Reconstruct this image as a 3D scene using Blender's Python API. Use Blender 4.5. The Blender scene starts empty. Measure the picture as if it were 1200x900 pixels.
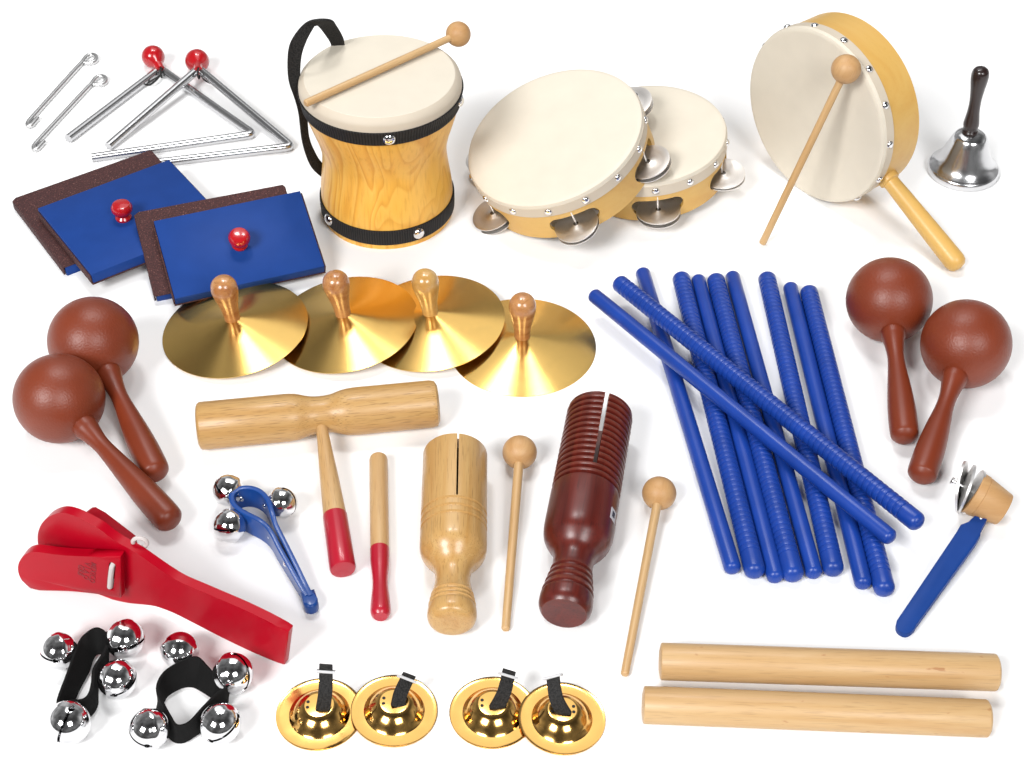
import bpy, bmesh, math, random
from mathutils import Vector as V, Matrix
random.seed(4)
S = bpy.context.scene
COL = S.collection
U = 0.0007                      # metres per working unit (one unit = one photo pixel at the table centre)
PITCH = math.radians(43)
F = 1949.0
SP, CP = math.sin(PITCH), math.cos(PITCH)
FWD, UP, RT = V((0, CP, -SP)), V((0, SP, CP)), V((1, 0, 0))
CAMP = -FWD * F

# ------------------------------------------------------------------ layout helpers
def ray(px, py): return FWD * F + RT * (px - 600) + UP * (450 - py)
def at(px, py, z=0.0):
    d = ray(px, py); return CAMP + d * ((z - CAMP.z) / d.z)
def atp(px, py, P, N):
    d = ray(px, py); return CAMP + d * ((P - CAMP).dot(N) / d.dot(N))
def aty(px, py, y): return atp(px, py, V((0, y, 0)), V((0, 1, 0)))
def sc(p): return (p - CAMP).dot(FWD) / F
def proj(p):
    q = p - CAMP; k = F / q.dot(FWD); return (600 + q.x * k, 450 - q.dot(UP) * k)
def frame(o, x, zhint=V((0, 0, 1))):
    x = x.normalized(); y = zhint.cross(x).normalized(); z = x.cross(y)
    m = Matrix((x, y, z)).transposed().to_4x4(); m.translation = o; return m
def zframe(o, n, xhint=V((1, 0, 0))):
    n = n.normalized(); y = n.cross(xhint).normalized(); x = y.cross(n)
    m = Matrix((x, y, n)).transposed().to_4x4(); m.translation = o; return m
def T(v): return Matrix.Translation(v)
def disc_normal(cx, cy, W, Hh, dyl, flip=1):
    """normal of a circle seen as an ellipse: half sizes W,Hh, left extreme dyl px below centre"""
    cov = dyl * W; m = (W*W + Hh*Hh) / 2; d = (W*W - Hh*Hh) / 2
    q = math.hypot(d, cov); a, b = math.sqrt(m + q), math.sqrt(m - q)
    th = .5 * math.atan2(cov, d)
    nz = b / a; k = math.sqrt(1 - nz*nz) * flip
    to = -ray(cx, cy).normalized()
    r = (RT - to * RT.dot(to)).normalized(); u = to.cross(r)
    return (r * (-math.sin(th) * k) + u * (math.cos(th) * k) + to * nz), a

# ------------------------------------------------------------------ mesh builder
class MB:
    def __init__(s): s.bm = bmesh.new()
    def lathe(s, prof, seg=32, M=None, closed=False):
        """revolve (a, r) about local X"""
        M = M or Matrix(); bm = s.bm; rings = []
        for a, r in prof:
            if r < 1e-6: rings.append([bm.verts.new(M @ V((a, 0, 0)))])
            else: rings.append([bm.verts.new(M @ V((a, r*math.cos(2*math.pi*i/seg), r*math.sin(2*math.pi*i/seg)))) for i in range(seg)])
        pr = list(zip(rings, rings[1:]))
        if closed: pr.append((rings[-1], rings[0]))
        for p, q in pr:
            for i in range(seg):
                j = (i + 1) % seg
                if len(p) == 1 and len(q) == 1: continue
                if len(p) == 1: bm.faces.new((p[0], q[j], q[i]))
                elif len(q) == 1: bm.faces.new((p[i], p[j], q[0]))
                else: bm.faces.new((p[i], p[j], q[j], q[i]))
        return s
    def lathez(s, prof, seg=32, M=None, closed=False):   # (z, r)
        R = Matrix(((0, 1, 0, 0), (0, 0, 1, 0), (1, 0, 0, 0), (0, 0, 0, 1)))
        return s.lathe(prof, seg, (M or Matrix()) @ R, closed)
    def sphere(s, c, r, seg=32):
        n = seg // 2
        return s.lathe([(-r*math.cos(math.pi*i/n), r*math.sin(math.pi*i/n) if 0 < i < n else 0) for i in range(n+1)], seg, T(c))
    def tube(s, pts, r, seg=12, closed=False):
        bm = s.bm; n = len(pts); rings = []; up = None
        for i, p in enumerate(pts):
            a = pts[(i-1) % n] if closed or i else pts[i]
            b = pts[(i+1) % n] if closed or i < n-1 else pts[i]
            t = (b - a).normalized()
            if up is None:
                up = V((0, 0, 1)) if abs(t.z) < .9 else V((0, 1, 0))
            up = (up - t * up.dot(t)).normalized(); sd = t.cross(up)
            rr = r[i] if isinstance(r, (list, tuple)) else r
            rings.append([bm.verts.new(p + (up*math.cos(2*math.pi*k/seg) + sd*math.sin(2*math.pi*k/seg)) * rr) for k in range(seg)])
        pr = list(zip(rings, rings[1:]))
        if closed: pr.append((rings[-1], rings[0]))
        for p, q in pr:
            for k in range(seg):
                j = (k+1) % seg; bm.faces.new((p[k], p[j], q[j], q[k]))
        if not closed:
            bm.faces.new(rings[0][::-1]); bm.faces.new(rings[-1])
        return s
    def ribbon(s, prs, th, closed=False):
        """strip between pairs of edge points, th thick (centred)"""
        bm = s.bm; n = len(prs); rings = []
        for i, (a, b) in enumerate(prs):
            i0 = (i-1) % n if closed or i else i; i1 = (i+1) % n if closed or i < n-1 else i
            t = (prs[i1][0]+prs[i1][1]-prs[i0][0]-prs[i0][1])
            nn = t.cross(b - a).normalized() * (th/2)
            e = (b - a) * 0.03
            rings.append([bm.verts.new(p) for p in (a+e+nn, a, a+e-nn, (a+b)/2-nn*1.05, b-e-nn, b, b-e+nn, (a+b)/2+nn*1.05)])
        pr = list(zip(rings, rings[1:]))
        if closed: pr.append((rings[-1], rings[0]))
        for p, q in pr:
            for k in range(8):
                j = (k+1) % 8; bm.faces.new((p[k], p[j], q[j], q[k]))
        if not closed: bm.faces.new(rings[0][::-1]); bm.faces.new(rings[-1])
        return s
    def prism(s, poly, ex, bev=0, seg=2):
        bm = s.bm
        a = [bm.verts.new(p) for p in poly]; b = [bm.verts.new(p + ex) for p in poly]
        fs = [bm.faces.new(a), bm.faces.new(b[::-1])]
        for i in range(len(a)):
            j = (i+1) % len(a); fs.append(bm.faces.new((a[j], a[i], b[i], b[j])))
        if bev:
            es = [e for f in fs[:2] for e in f.edges]
            es = list(dict.fromkeys(es))
            bmesh.ops.bevel(bm, geom=es, offset=bev, segments=seg, affect='EDGES', profile=.5, clamp_overlap=True)
        return s
    def box(s, M, d, bev=0, seg=2):
        bm = s.bm
        r = bmesh.ops.create_cube(bm, size=1, matrix=M @ Matrix.Diagonal((d[0], d[1], d[2], 1)))
        if bev:
            es = list({e for v in r['verts'] for e in v.link_edges})
            bmesh.ops.bevel(bm, geom=es, offset=bev, segments=seg, affect='EDGES', profile=.5, clamp_overlap=True)
        return s
    def build(s, name, mat, parent=None, W=None, ang=35, cut=None):
        """W: root matrix when the coordinates are world ones"""
        bm = s.bm
        if W is not None: bm.transform(W.inverted())
        bm.transform(Matrix.Scale(U, 4))
        bmesh.ops.recalc_face_normals(bm, faces=bm.faces)
        me = bpy.data.meshes.new(name); bm.to_mesh(me); bm.free()
        if cut:
            me2 = boolean(me, cut, W); bpy.data.meshes.remove(me); me = me2; me.name = name
        shade(me, ang)
        me.materials.clear(); me.materials.append(mat)
        o = bpy.data.objects.new(name, me); COL.objects.link(o)
        if parent: o.parent = parent
        return o

def shade(me, ang):
    bm = bmesh.new(); bm.from_mesh(me)
    for f in bm.faces: f.smooth = True
    ca = math.radians(ang)
    for e in bm.edges:
        e.smooth = not (len(e.link_faces) == 2 and e.calc_face_angle(0) > ca)
    bm.to_mesh(me); bm.free()

def boolean(me, cutters, W=None):
    a = bpy.data.objects.new('tmp', me); COL.objects.link(a); tmp = [a]
    for c in cutters:
        if W is not None: c.bm.transform(W.inverted())
        c.bm.transform(Matrix.Scale(U, 4))
        bmesh.ops.recalc_face_normals(c.bm, faces=c.bm.faces)
        m = bpy.data.meshes.new('tmp'); c.bm.to_mesh(m); c.bm.free()
        b = bpy.data.objects.new('tmp', m); COL.objects.link(b); tmp.append(b)
        md = a.modifiers.new('b', 'BOOLEAN'); md.operation = 'DIFFERENCE'; md.solver = 'EXACT'; md.object = b
    dg = bpy.context.evaluated_depsgraph_get(); dg.update()
    out = bpy.data.meshes.new_from_object(a.evaluated_get(dg))
    ms = [o.data for o in tmp[1:]]
    for o in tmp: bpy.data.objects.remove(o)
    for m in ms: bpy.data.meshes.remove(m)
    return out

def smooth(pts, k=6, closed=False):
    n = len(pts); out = []
    for i in range(n if closed else n-1):
        if closed: p = [pts[(i+j) % n] for j in (-1, 0, 1, 2)]
        else: p = [pts[max(0, min(n-1, i+j))] for j in (-1, 0, 1, 2)]
        for q in range(k):
            t = q / k
            out.append((p[1]*2 + (p[2]-p[0])*t + (p[0]*2-p[1]*5+p[2]*4-p[3])*t*t + (p[1]*3-p[0]-p[2]*3+p[3])*t**3) * .5)
    if not closed: out.append(pts[-1])
    return out
def smooth2(prs, k=6, closed=False):
    return list(zip(smooth([p[0] for p in prs], k, closed), smooth([p[1] for p in prs], k, closed)))
def prof(pts, k=5):
    q = smooth([V((a, r, 0)) for a, r in pts], k)
    return [(p.x, max(p.y, 0)) for p in q]
def fillet(pts, rad, k=6):
    out = [pts[0]]
    for a, b, c in zip(pts, pts[1:], pts[2:]):
        u = (a-b).normalized(); w = (c-b).normalized()
        d = rad
        p, q = b + u*d, b + w*d
        for i in range(k+1):
            t = i/k; out.append(p*(1-t)**2 + b*2*t*(1-t) + q*t*t)
    out.append(pts[-1]); return out

def place(o, M):
    o.location = M.translation * U; o.rotation_euler = M.to_euler()
def tag(o, label, cat, group=None):
    o['label'] = label; o['category'] = cat
    if group: o['group'] = group
    return o
def thing(name, label, cat, M, group=None):
    o = bpy.data.objects.new(name, None); COL.objects.link(o); o.empty_display_size = .01
    place(o, M); return tag(o, label, cat, group)
def copy_thing(src, M, label, group=None):
    r = src.copy(); COL.objects.link(r); place(r, M); r['label'] = label
    if group: r['group'] = group
    for ch in src.children:
        c = ch.copy(); COL.objects.link(c); c.parent = r
        for g in ch.children:
            d = g.copy(); COL.objects.link(d); d.parent = c
    return r

# ------------------------------------------------------------------ materials
ALB = .69                        # surface colours are a little darker than they look under the bright lamps
def lin(h):
    c = [int(h[i:i+2], 16)/255 for i in (0, 2, 4)]
    return [ALB*(x/12.92 if x <= .04045 else ((x+.055)/1.055)**2.4) for x in c]
def nmat(name):
    m = bpy.data.materials.new(name); m.use_nodes = True
    nt = m.node_tree; return m, nt, nt.nodes['Principled BSDF']
def link(nt, a, b): nt.links.new(a, b)
def objcoord(nt, scale, rnd=True):
    tc = nt.nodes.new('ShaderNodeTexCoord'); mp = nt.nodes.new('ShaderNodeMapping')
    mp.inputs['Scale'].default_value = scale
    src = tc.outputs['Object']
    if rnd:
        oi = nt.nodes.new('ShaderNodeObjectInfo'); ad = nt.nodes.new('ShaderNodeVectorMath'); ad.operation = 'ADD'
        link(nt, src, ad.inputs[0]); link(nt, oi.outputs['Random'], ad.inputs[1]); src = ad.outputs[0]
    link(nt, src, mp.inputs['Vector']); return mp.outputs[0]
def noise(nt, vec, scale, detail=3, rough=.5, dist=0):
    n = nt.nodes.new('ShaderNodeTexNoise'); n.inputs['Scale'].default_value = scale
    n.inputs['Detail'].default_value = detail; n.inputs['Roughness'].default_value = rough
    n.inputs['Distortion'].default_value = dist
    link(nt, vec, n.inputs['Vector']); return n.outputs['Fac']
def ramp(nt, fac, stops):
    r = nt.nodes.new('ShaderNodeValToRGB'); e = r.color_ramp.elements
    while len(e) < len(stops): e.new(.5)
    for el, (p, c) in zip(e, stops): el.position = p; el.color = (*c, 1)
    link(nt, fac, r.inputs[0]); return r.outputs[0]
def mix(nt, fac, a, b, mode='MIX'):
    m = nt.nodes.new('ShaderNodeMix'); m.data_type = 'RGBA'; m.blend_type = mode
    if isinstance(fac, float): m.inputs[0].default_value = fac
    else: link(nt, fac, m.inputs[0])
    for s_, v in ((6, a), (7, b)):
        if isinstance(v, (list, tuple)): m.inputs[s_].default_value = (*v, 1)
        else: link(nt, v, m.inputs[s_])
    return m.outputs[2]
def bump(nt, p, h, st, dist=.0003):
    b = nt.nodes.new('ShaderNodeBump'); b.inputs['Strength'].default_value = st; b.inputs['Distance'].default_value = dist
    link(nt, h, b.inputs['Height']); link(nt, b.outputs[0], p.inputs['Normal'])
def paint(name, h, rough=.35, coat=0, bs=0, bscale=900, var=.06, metal=0, spec=.5):
    m, nt, p = nmat(name); c = lin(h)
    vec = objcoord(nt, (1, 1, 1)); f = noise(nt, vec, 40, 4)
    col = ramp(nt, f, [(.3, [x*(1-var) for x in c]), (.7, [min(1, x*(1+var)) for x in c])])
    link(nt, col, p.inputs['Base Color'])
    p.inputs['Roughness'].default_value = rough; p.inputs['Metallic'].default_value = metal
    p.inputs['Coat Weight'].default_value = coat; p.inputs['Coat Roughness'].default_value = .08
    p.inputs['Specular IOR Level'].default_value = spec
    if bs: bump(nt, p, noise(nt, vec, bscale, 2), bs)
    return m
def wood(name, dark, light, axis=0, rough=.4, coat=0, pore=.35, k=1.0, porec=None, dist=1.2, wear=None, fleck=False):
    m, nt, p = nmat(name)
    s1 = [60*k]*3; s1[axis] = 4*k
    s2 = [900*k]*3; s2[axis] = 45*k
    vec = objcoord(nt, s1); f = noise(nt, vec, 1, 5, .6, dist)
    col = ramp(nt, f, [(.3, lin(dark)), (.65, lin(light))])
    v2 = objcoord(nt, s2); g = noise(nt, v2, 1, 2, .5)
    pm = ramp(nt, g, [(.55, (0, 0, 0)), (.72, (1, 1, 1))])
    mm = nt.nodes.new('ShaderNodeMath'); mm.operation = 'MULTIPLY'; mm.inputs[1].default_value = pore
    link(nt, pm, mm.inputs[0])
    col = mix(nt, mm.outputs[0], col, [x*.45 for x in lin(porec or dark)])
    link(nt, col, p.inputs['Base Color']); p.inputs['Roughness'].default_value = rough
    p.inputs['Coat Weight'].default_value = coat; p.inputs['Coat Roughness'].default_value = .15
    if fleck:
        fv = objcoord(nt, (70, 160, 160)); ff = noise(nt, fv, 1, 2, .4)
        col = mix(nt, ramp(nt, ff, [(.70, (0, 0, 0)), (.74, (.7, .7, .7))]), col, lin('b4743c')); link(nt, col, p.inputs['Base Color'])
    if wear:
        ge = nt.nodes.new('ShaderNodeNewGeometry')
        col = mix(nt, ramp(nt, ge.outputs['Pointiness'], [(.52, (0, 0, 0)), (.6, (.4, .4, .4))]), col, lin(wear)); link(nt, col, p.inputs['Base Color'])
    bump(nt, p, g, .12, .0002)
    return m
def metal(name, col, rough, var=.0, aniso=0, bs=0):
    m, nt, p = nmat(name)
    p.inputs['Metallic'].default_value = 1; p.inputs['Base Color'].default_value = (*col, 1); p.inputs['Roughness'].default_value = rough
    vec = objcoord(nt, (1, 1, 1)); f = noise(nt, vec, 120, 4)
    mr = nt.nodes.new('ShaderNodeMapRange'); mr.inputs['To Min'].default_value = rough*(1-var); mr.inputs['To Max'].default_value = rough*(1+var)
    link(nt, f, mr.inputs[0])
    if not aniso: link(nt, mr.outputs[0], p.inputs['Roughness'])
    if aniso:
        p.inputs['Anisotropic'].default_value = aniso; p.inputs['Anisotropic Rotation'].default_value = .25
        tn = nt.nodes.new('ShaderNodeTangent'); tn.direction_type = 'RADIAL'; tn.axis = 'Z'
        link(nt, tn.outputs[0], p.inputs['Tangent'])
    if aniso:      # fine lathe rings
        vl = nt.nodes.new('ShaderNodeVectorMath'); vl.operation = 'LENGTH'
        tc = nt.nodes.new('ShaderNodeTexCoord'); link(nt, tc.outputs['Object'], vl.inputs[0])
        cx = nt.nodes.new('ShaderNodeCombineXYZ'); link(nt, vl.outputs['Value'], cx.inputs[0])
        rn = noise(nt, cx.outputs[0], 2200, 3, .7); sm = noise(nt, vec, 35, 4, .6)
        cc = ramp(nt, rn, [(.3, [x*.86 for x in col]), (.7, [min(1, x*1.06) for x in col])])
        cc = mix(nt, ramp(nt, sm, [(.5, (0,)*3), (.75, (.3,)*3)]), cc, [x*.72 for x in col]); link(nt, cc, p.inputs['Base Color'])
        bump(nt, p, rn, .05, .0002)
    if bs: bump(nt, p, noise(nt, vec, 300, 2), bs, .0002)
    return m

CHROME = metal('chrome', (.76, .76, .77), .1, .3)
STEEL = metal('brushed_nickel', (.80, .765, .73), .42, .2, .5)
SILVER = metal('pale_steel', (.66, .66, .66), .36, .2)
SATIN = metal('satin_chrome', (.66, .66, .67), .2, .2)
PLATE = metal('jingle_plate_steel', (.86, .85, .84), .42, .2)
ROD = metal('chromed_rod', (.56, .56, .57), .25, .1)
DARK_STEEL = metal('dark_steel', (.16, .15, .14), .3, .2)
BRASS = metal('spun_brass', (.88, .57, .175), .25, .15, .88)
BRASS2 = metal('polished_brass', (.80, .47, .14), .14, .3)
RED_GLOSS = paint('red_plastic', 'c8141e', .22, .5)
RED_PAINT = paint('red_lacquer', 'c20422', .3, 0, var=.03, spec=.12)
RED_DIP = paint('red_dip', 'c31430', .35, .2, var=.05)
RED_SHADE = paint('recess_shade_red', '8e0418', .5)  # darker plate red, painted shade for the pressed letters
BLUE_STICK = paint('blue_lacquer', '1b46a8', .33, 0, var=.1, spec=.4)
BLUE_BLOCK = paint('blue_satin_paint', '214896', .45, 0, .05, 300, .06, spec=.1)
BLUE_PLASTIC = paint('blue_plastic', '1c4d9c', .28, .1, spec=.3)
BLACK_WEB = None
MARACA = paint('maraca_plastic', '8c3b1e', .42, 0, .8, 620, .06, spec=.5)
MARACA_H = paint('maraca_handle_plastic', '85361b', .4, 0, .08, 400, .05, spec=.4)
BLACK_PLASTIC = paint('dark_brown_plastic', '2a1a18', .3, .3)
FELT = paint('black_felt', '0c0b0b', .85, 0, .5, 1500, .2, spec=.25)
WHITE_METAL = paint('white_enamel', 'e8e8ea', .3)
WHITE_CORD = paint('white_cord', 'eadfdc', .8)
BLACK_CORD = paint('black_cord', '141414', .6)
SKIN = paint('drum_skin', 'f6ecd9', .55, 0, .1, 160, .025)
SKIN_EDGE = paint('drum_skin_edge', 'e6d8c3', .6, 0, .06, 200, .03)
FRAME_W = wood('amber_frame_wood', 'eab55c', 'f0c26c', 0, .45, .1, .06, .5)
WOOD_BEECH = wood('beech', 'd8aa70', 'e4bd88', 0, .45, .05, .3, 1.3)
WOOD_OAK = wood('rubberwood', 'cd9a56', 'deb272', 0, .42, .1, .75, 1.6, 'c08a48')
WOOD_BEECH_Y = wood('beech_lengthwise', 'd4a468', 'e3bb84', 1, .45, .05, .45, 1.3)
WOOD_CLAVE = wood('flecked_beech', 'd8aa70', 'e4bd88', 0, .45, .05, .3, 1.3, fleck=True)
WOOD_BALL = wood('mallet_wood', 'cd995f', 'ddaf78', 0, .5, 0, .15)
WOOD_KNOB = wood('knob_wood', 'b5703c', 'd89c62', 0, .25, .5, .5, 1.2, 'a05a30')
WOOD_LIGHT = wood('light_lacquered_wood', 'd29e58', 'e1b573', 0, .35, .25, .5, 1.5, 'c89450')
WOOD_DARK = wood('mahogany_lacquer', '48110b', '722318', 0, .34, .05, .4, .8, '300a0a', wear='a85a42')
STICKER = paint('paper_sticker', 'dcdce2', .6)
STICKER_INK = paint('sticker_ink', '3a3f52', .7)

def shell_wood():
    m, nt, p = nmat('pine_shell')
    vec = objcoord(nt, (18, 18, 4.5), False)
    n = noise(nt, vec, 1, 2, .5, .6)
    ma = nt.nodes.new('ShaderNodeMath'); ma.operation = 'MULTIPLY'; ma.inputs[1].default_value = 13
    link(nt, n, ma.inputs[0])
    sn = nt.nodes.new('ShaderNodeMath'); sn.operation = 'FRACT'; link(nt, ma.outputs[0], sn.inputs[0])
    ring = ramp(nt, sn.outputs[0], [(0, [1.22*x for x in lin('f6c262')]), (.55, [1.22*x for x in lin('f4b650')]), (.88, [1.22*x for x in lin('e09c3e')]), (1, [1.22*x for x in lin('f6c262')])])
    big = noise(nt, objcoord(nt, (14, 14, 6), False), 1, 2)
    col = mix(nt, ramp(nt, big, [(.4, (0, 0, 0)), (.7, (.7, .7, .7))]), ring, [1.22*x for x in lin('f4bd54')])
    v2 = objcoord(nt, (500, 500, 15)); g = noise(nt, v2, 1, 3)
    col = mix(nt, ramp(nt, g, [(.5, (0, 0, 0)), (.8, (.35, .35, .35))]), col, lin('c87f2c'))
    link(nt, col, p.inputs['Base Color']); p.inputs['Roughness'].default_value = .35
    p.inputs['Coat Weight'].default_value = .1; p.inputs['Coat Roughness'].default_value = .2; p.inputs['Specular IOR Level'].default_value = .3
    return m
SHELL = shell_wood()
def webbing():
    m, nt, p = nmat('black_webbing')
    vec = objcoord(nt, (1, 1, 1)); w = nt.nodes.new('ShaderNodeTexVoronoi'); w.inputs['Scale'].default_value = 900
    link(nt, vec, w.inputs['Vector'])
    link(nt, ramp(nt, w.outputs['Distance'], [(.1, (.028, .026, .025)), (.8, (.006, .006, .006))]), p.inputs['Base Color'])
    p.inputs['Roughness'].default_value = .75; p.inputs['Specular IOR Level'].default_value = .3
    bump(nt, p, w.outputs['Distance'], .6, .0005); return m
WEB = webbing()
def ribbed_band():
    m, nt, p = nmat('ribbed_black_webbing')
    tc = nt.nodes.new('ShaderNodeTexCoord'); g = nt.nodes.new('ShaderNodeTexGradient'); g.gradient_type = 'RADIAL'
    link(nt, tc.outputs['Object'], g.inputs[0])
    a = nt.nodes.new('ShaderNodeMath'); a.operation = 'MULTIPLY'; a.inputs[1].default_value = 170; link(nt, g.outputs['Fac'], a.inputs[0])
    b = nt.nodes.new('ShaderNodeMath'); b.operation = 'PINGPONG'; b.inputs[1].default_value = .5; link(nt, a.outputs[0], b.inputs[0])
    link(nt, ramp(nt, b.outputs[0], [(0, (.004,)*3), (.5, (.022, .02, .02))]), p.inputs['Base Color'])
    p.inputs['Roughness'].default_value = .7; p.inputs['Specular IOR Level'].default_value = .3
    bump(nt, p, b.outputs[0], .8, .0008); return m
BAND = ribbed_band()
def sandpaper():
    m, nt, p = nmat('sandpaper')
    vec = objcoord(nt, (1, 1, 1)); n = noise(nt, vec, 1050, 1, .5)
    base = ramp(nt, n, [(.35, lin('3a1c1c')), (.6, lin('532a2a')), (.70, lin('6e3f3a')), (.78, lin('c09282'))])
    link(nt, base, p.inputs['Base Color']); p.inputs['Roughness'].default_value = .8
    bump(nt, p, n, .9, .0006); return m
SAND = sandpaper()

# ------------------------------------------------------------------ setting, camera, light
def setting():
    m, nt, p = nmat('white_backdrop_paper')
    vec = objcoord(nt, (1, 1, 1), False); f = noise(nt, vec, 20, 3)
    link(nt, ramp(nt, f, [(.3, (.895, .895, .895)), (.7, (.905, .905, .905))]), p.inputs['Base Color'])
    p.inputs['Roughness'].default_value = .9; p.inputs['Specular IOR Level'].default_value = .1
    b = MB(); b.box(T(V((0, 450, -2))), (3800, 3200, 4))
    o = b.build('ground', m); o['kind'] = 'structure'
    w = bpy.data.worlds.new('World'); S.world = w; w.use_nodes = True
    nt = w.node_tree; bg = nt.nodes['Background']
    tc = nt.nodes.new('ShaderNodeTexCoord'); sx = nt.nodes.new('ShaderNodeSeparateXYZ')
    link(nt, tc.outputs['Generated'], sx.inputs[0])
    el = ramp(nt, sx.outputs['Z'], [(0, (.05,)*3), (.02, (.22,)*3), (.2, (.42,)*3), (.38, (.32,)*3), (.55, (.15,)*3), (1, (.10,)*3)])
    n = noise(nt, tc.outputs['Generated'], 2.2, 1)
    col = mix(nt, 1.0, el, ramp(nt, n, [(.38, (.45,)*3), (.62, (1.3,)*3)]), 'MULTIPLY')
    fr = nt.nodes.new('ShaderNodeMapRange'); fr.inputs['From Min'].default_value = -.35; fr.inputs['From Max'].default_value = .15
    fr.inputs['To Min'].default_value = .28; fr.inputs['To Max'].default_value = 1.0
    link(nt, sx.outputs['Y'], fr.inputs[0])
    col = mix(nt, 1.0, col, ramp(nt, fr.outputs[0], [(0, (0,)*3), (1, (1,)*3)]), 'MULTIPLY')
    link(nt, col, bg.inputs['Color']); bg.inputs['Strength'].default_value = 1.35
    def lamp(name, pos, tgt, size, power, sy=None):
        l = bpy.data.lights.new(name, 'AREA'); l.shape = 'RECTANGLE'; l.size = size*U; l.size_y = (sy or size)*U; l.energy = power
        o = bpy.data.objects.new(name, l); COL.objects.link(o); o.location = V(pos)*U
        o.rotation_euler = (V(tgt)-V(pos)).to_track_quat('-Z', 'Y').to_euler(); o['kind'] = 'structure'
    lamp('back_softbox', (-650, 1350, 3900), (0, 150, 0), 650, 23.0)
    lamp('back_softbox', (520, 1350, 3900), (0, 150, 0), 500, 10.0)
    lamp('overhead_scrim', (0, 2600, 3600), (0, 150, 0), 3000, 12.0, 2300)
    lamp('front_softbox', (-4200, -5500, 5900), (0, 700, 0), 3000, 385.0)
    lamp('front_softbox', (2900, -6100, 5900), (0, 700, 0), 3000, 215.0)
    c = bpy.data.cameras.new('camera'); c.sensor_width = 36; c.lens = 36*F/1200; c.clip_start = .01; c.clip_end = 100
    o = bpy.data.objects.new('camera', c); COL.objects.link(o); o.location = CAMP*U
    o.rotation_euler = (math.pi/2 - PITCH, 0, 0); S.camera = o
    S.view_settings.view_transform = 'Standard'; S.view_settings.look = 'None'
    S.view_settings.exposure = 0; S.view_settings.gamma = 1
    S.cycles.max_bounces = 10
setting()

# ================================================================== THINGS
# ---- triangle beaters
def beaters():
    A0 = [(44.2, 138.4), (38.6, 145), (36.0, 147.4), (33.4, 147.4), (32.4, 145.2), (34.0, 142), (36.5, 139.1), (50, 124.0), (65, 107.4), (80, 90.8), (92, 77.5), (96.5, 73.0), (99.0, 69.2), (102.5, 65.6), (107, 64.2), (111.2, 65.2), (113.0, 68.2), (111.4, 71.6), (107.4, 73.6), (103.0, 73.8), (99.2, 73.4)]
    z = 3.6; pts = [at(x, y, z) for x, y in A0]
    base = at(34, 148, 0)
    M = frame(base, at(107, 69) - base)
    b = MB().tube(smooth(pts, 4), 3.5, 24)
    o = b.build('triangle_beater', SILVER, None, M); place(o, M)
    tag(o, 'thin silver wire beater with loop and hooked end, farther from the chrome triangles', 'triangle beater', 'triangle beaters')
    b2 = at(41, 175.5, 0); c = o.copy(); COL.objects.link(c); place(c, frame(b2, at(118.5, 94) - b2))
    c['label'] = 'thin silver wire beater with loop and hooked end, nearer the chrome triangles'
beaters()

# ---- triangles
def triangle(label, pts, ball, rb, apex, cordpts):
    zs = [p[2] for p in pts]
    P = [at(x, y, z) for x, y, z in pts]
    ctr = at(*ball, 0); M = T(ctr)
    t = thing('triangle', label, 'triangle', M, 'chrome triangles')
    MB().tube(fillet(P, 9), 6.1, 40).build('rod', ROD, t, M, 60)
    bc = at(*ball, rb*1.3)
    ap = at(*apex, pts[1][2] + 4)
    d = (ap - bc); L = d.length
    b = MB(); r = rb*1.3
    pr = [(-r*math.cos(math.pi*i/16), r*math.sin(math.pi*i/16)) for i in range(13)]
    pr[0] = (-r, 0)
    pr += [(r*1.02, r*.42), (max(L - 2, r*1.12), r*.36), (max(L - 2, r*1.12)+.1, 0)]
    b.lathe(pr, 28, frame(bc, d)).build('holder_knob', RED_GLOSS, t, M)
    b = MB()
    ring = [ap + V((0, math.sin(a)*7.5, -4 + math.cos(a)*7.5)) for a in [i*math.pi/8 for i in range(16)]]
    b.tube(ring, 1.4, 8, True)
    b.tube(smooth([at(x, y, z) for x, y, z in cordpts], 5), 1.3, 8)
    b.build('cord', BLACK_CORD, t, M)
z0 = 6.1
triangle('chrome triangle with red knob, lying behind, its free end poking out over brown sandpaper block',
         [(80, 162.5, z0), (188, 80.5, z0), (297, 157.5, z0), (108, 184.8, z0)], (179.5, 66.5), 13, (189, 82),
         [(190, 84, 9), (184, 93, 8), (176, 99, 6), (171, 98.5, 4), (180, 93, 7), (189, 88, 10)])
triangle('chrome triangle with red knob, lying in front and nearest the bongo drum',
         [(127, 171.5, z0), (233, 80.5, 23), (342, 172, z0), (186, 190.6, z0)], (231, 71.5), 13.6, (232.5, 83),
         [(234, 86, 18), (240, 94, 12), (250, 98.5, 7), (244, 92, 10), (236, 88, 17)])

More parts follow.
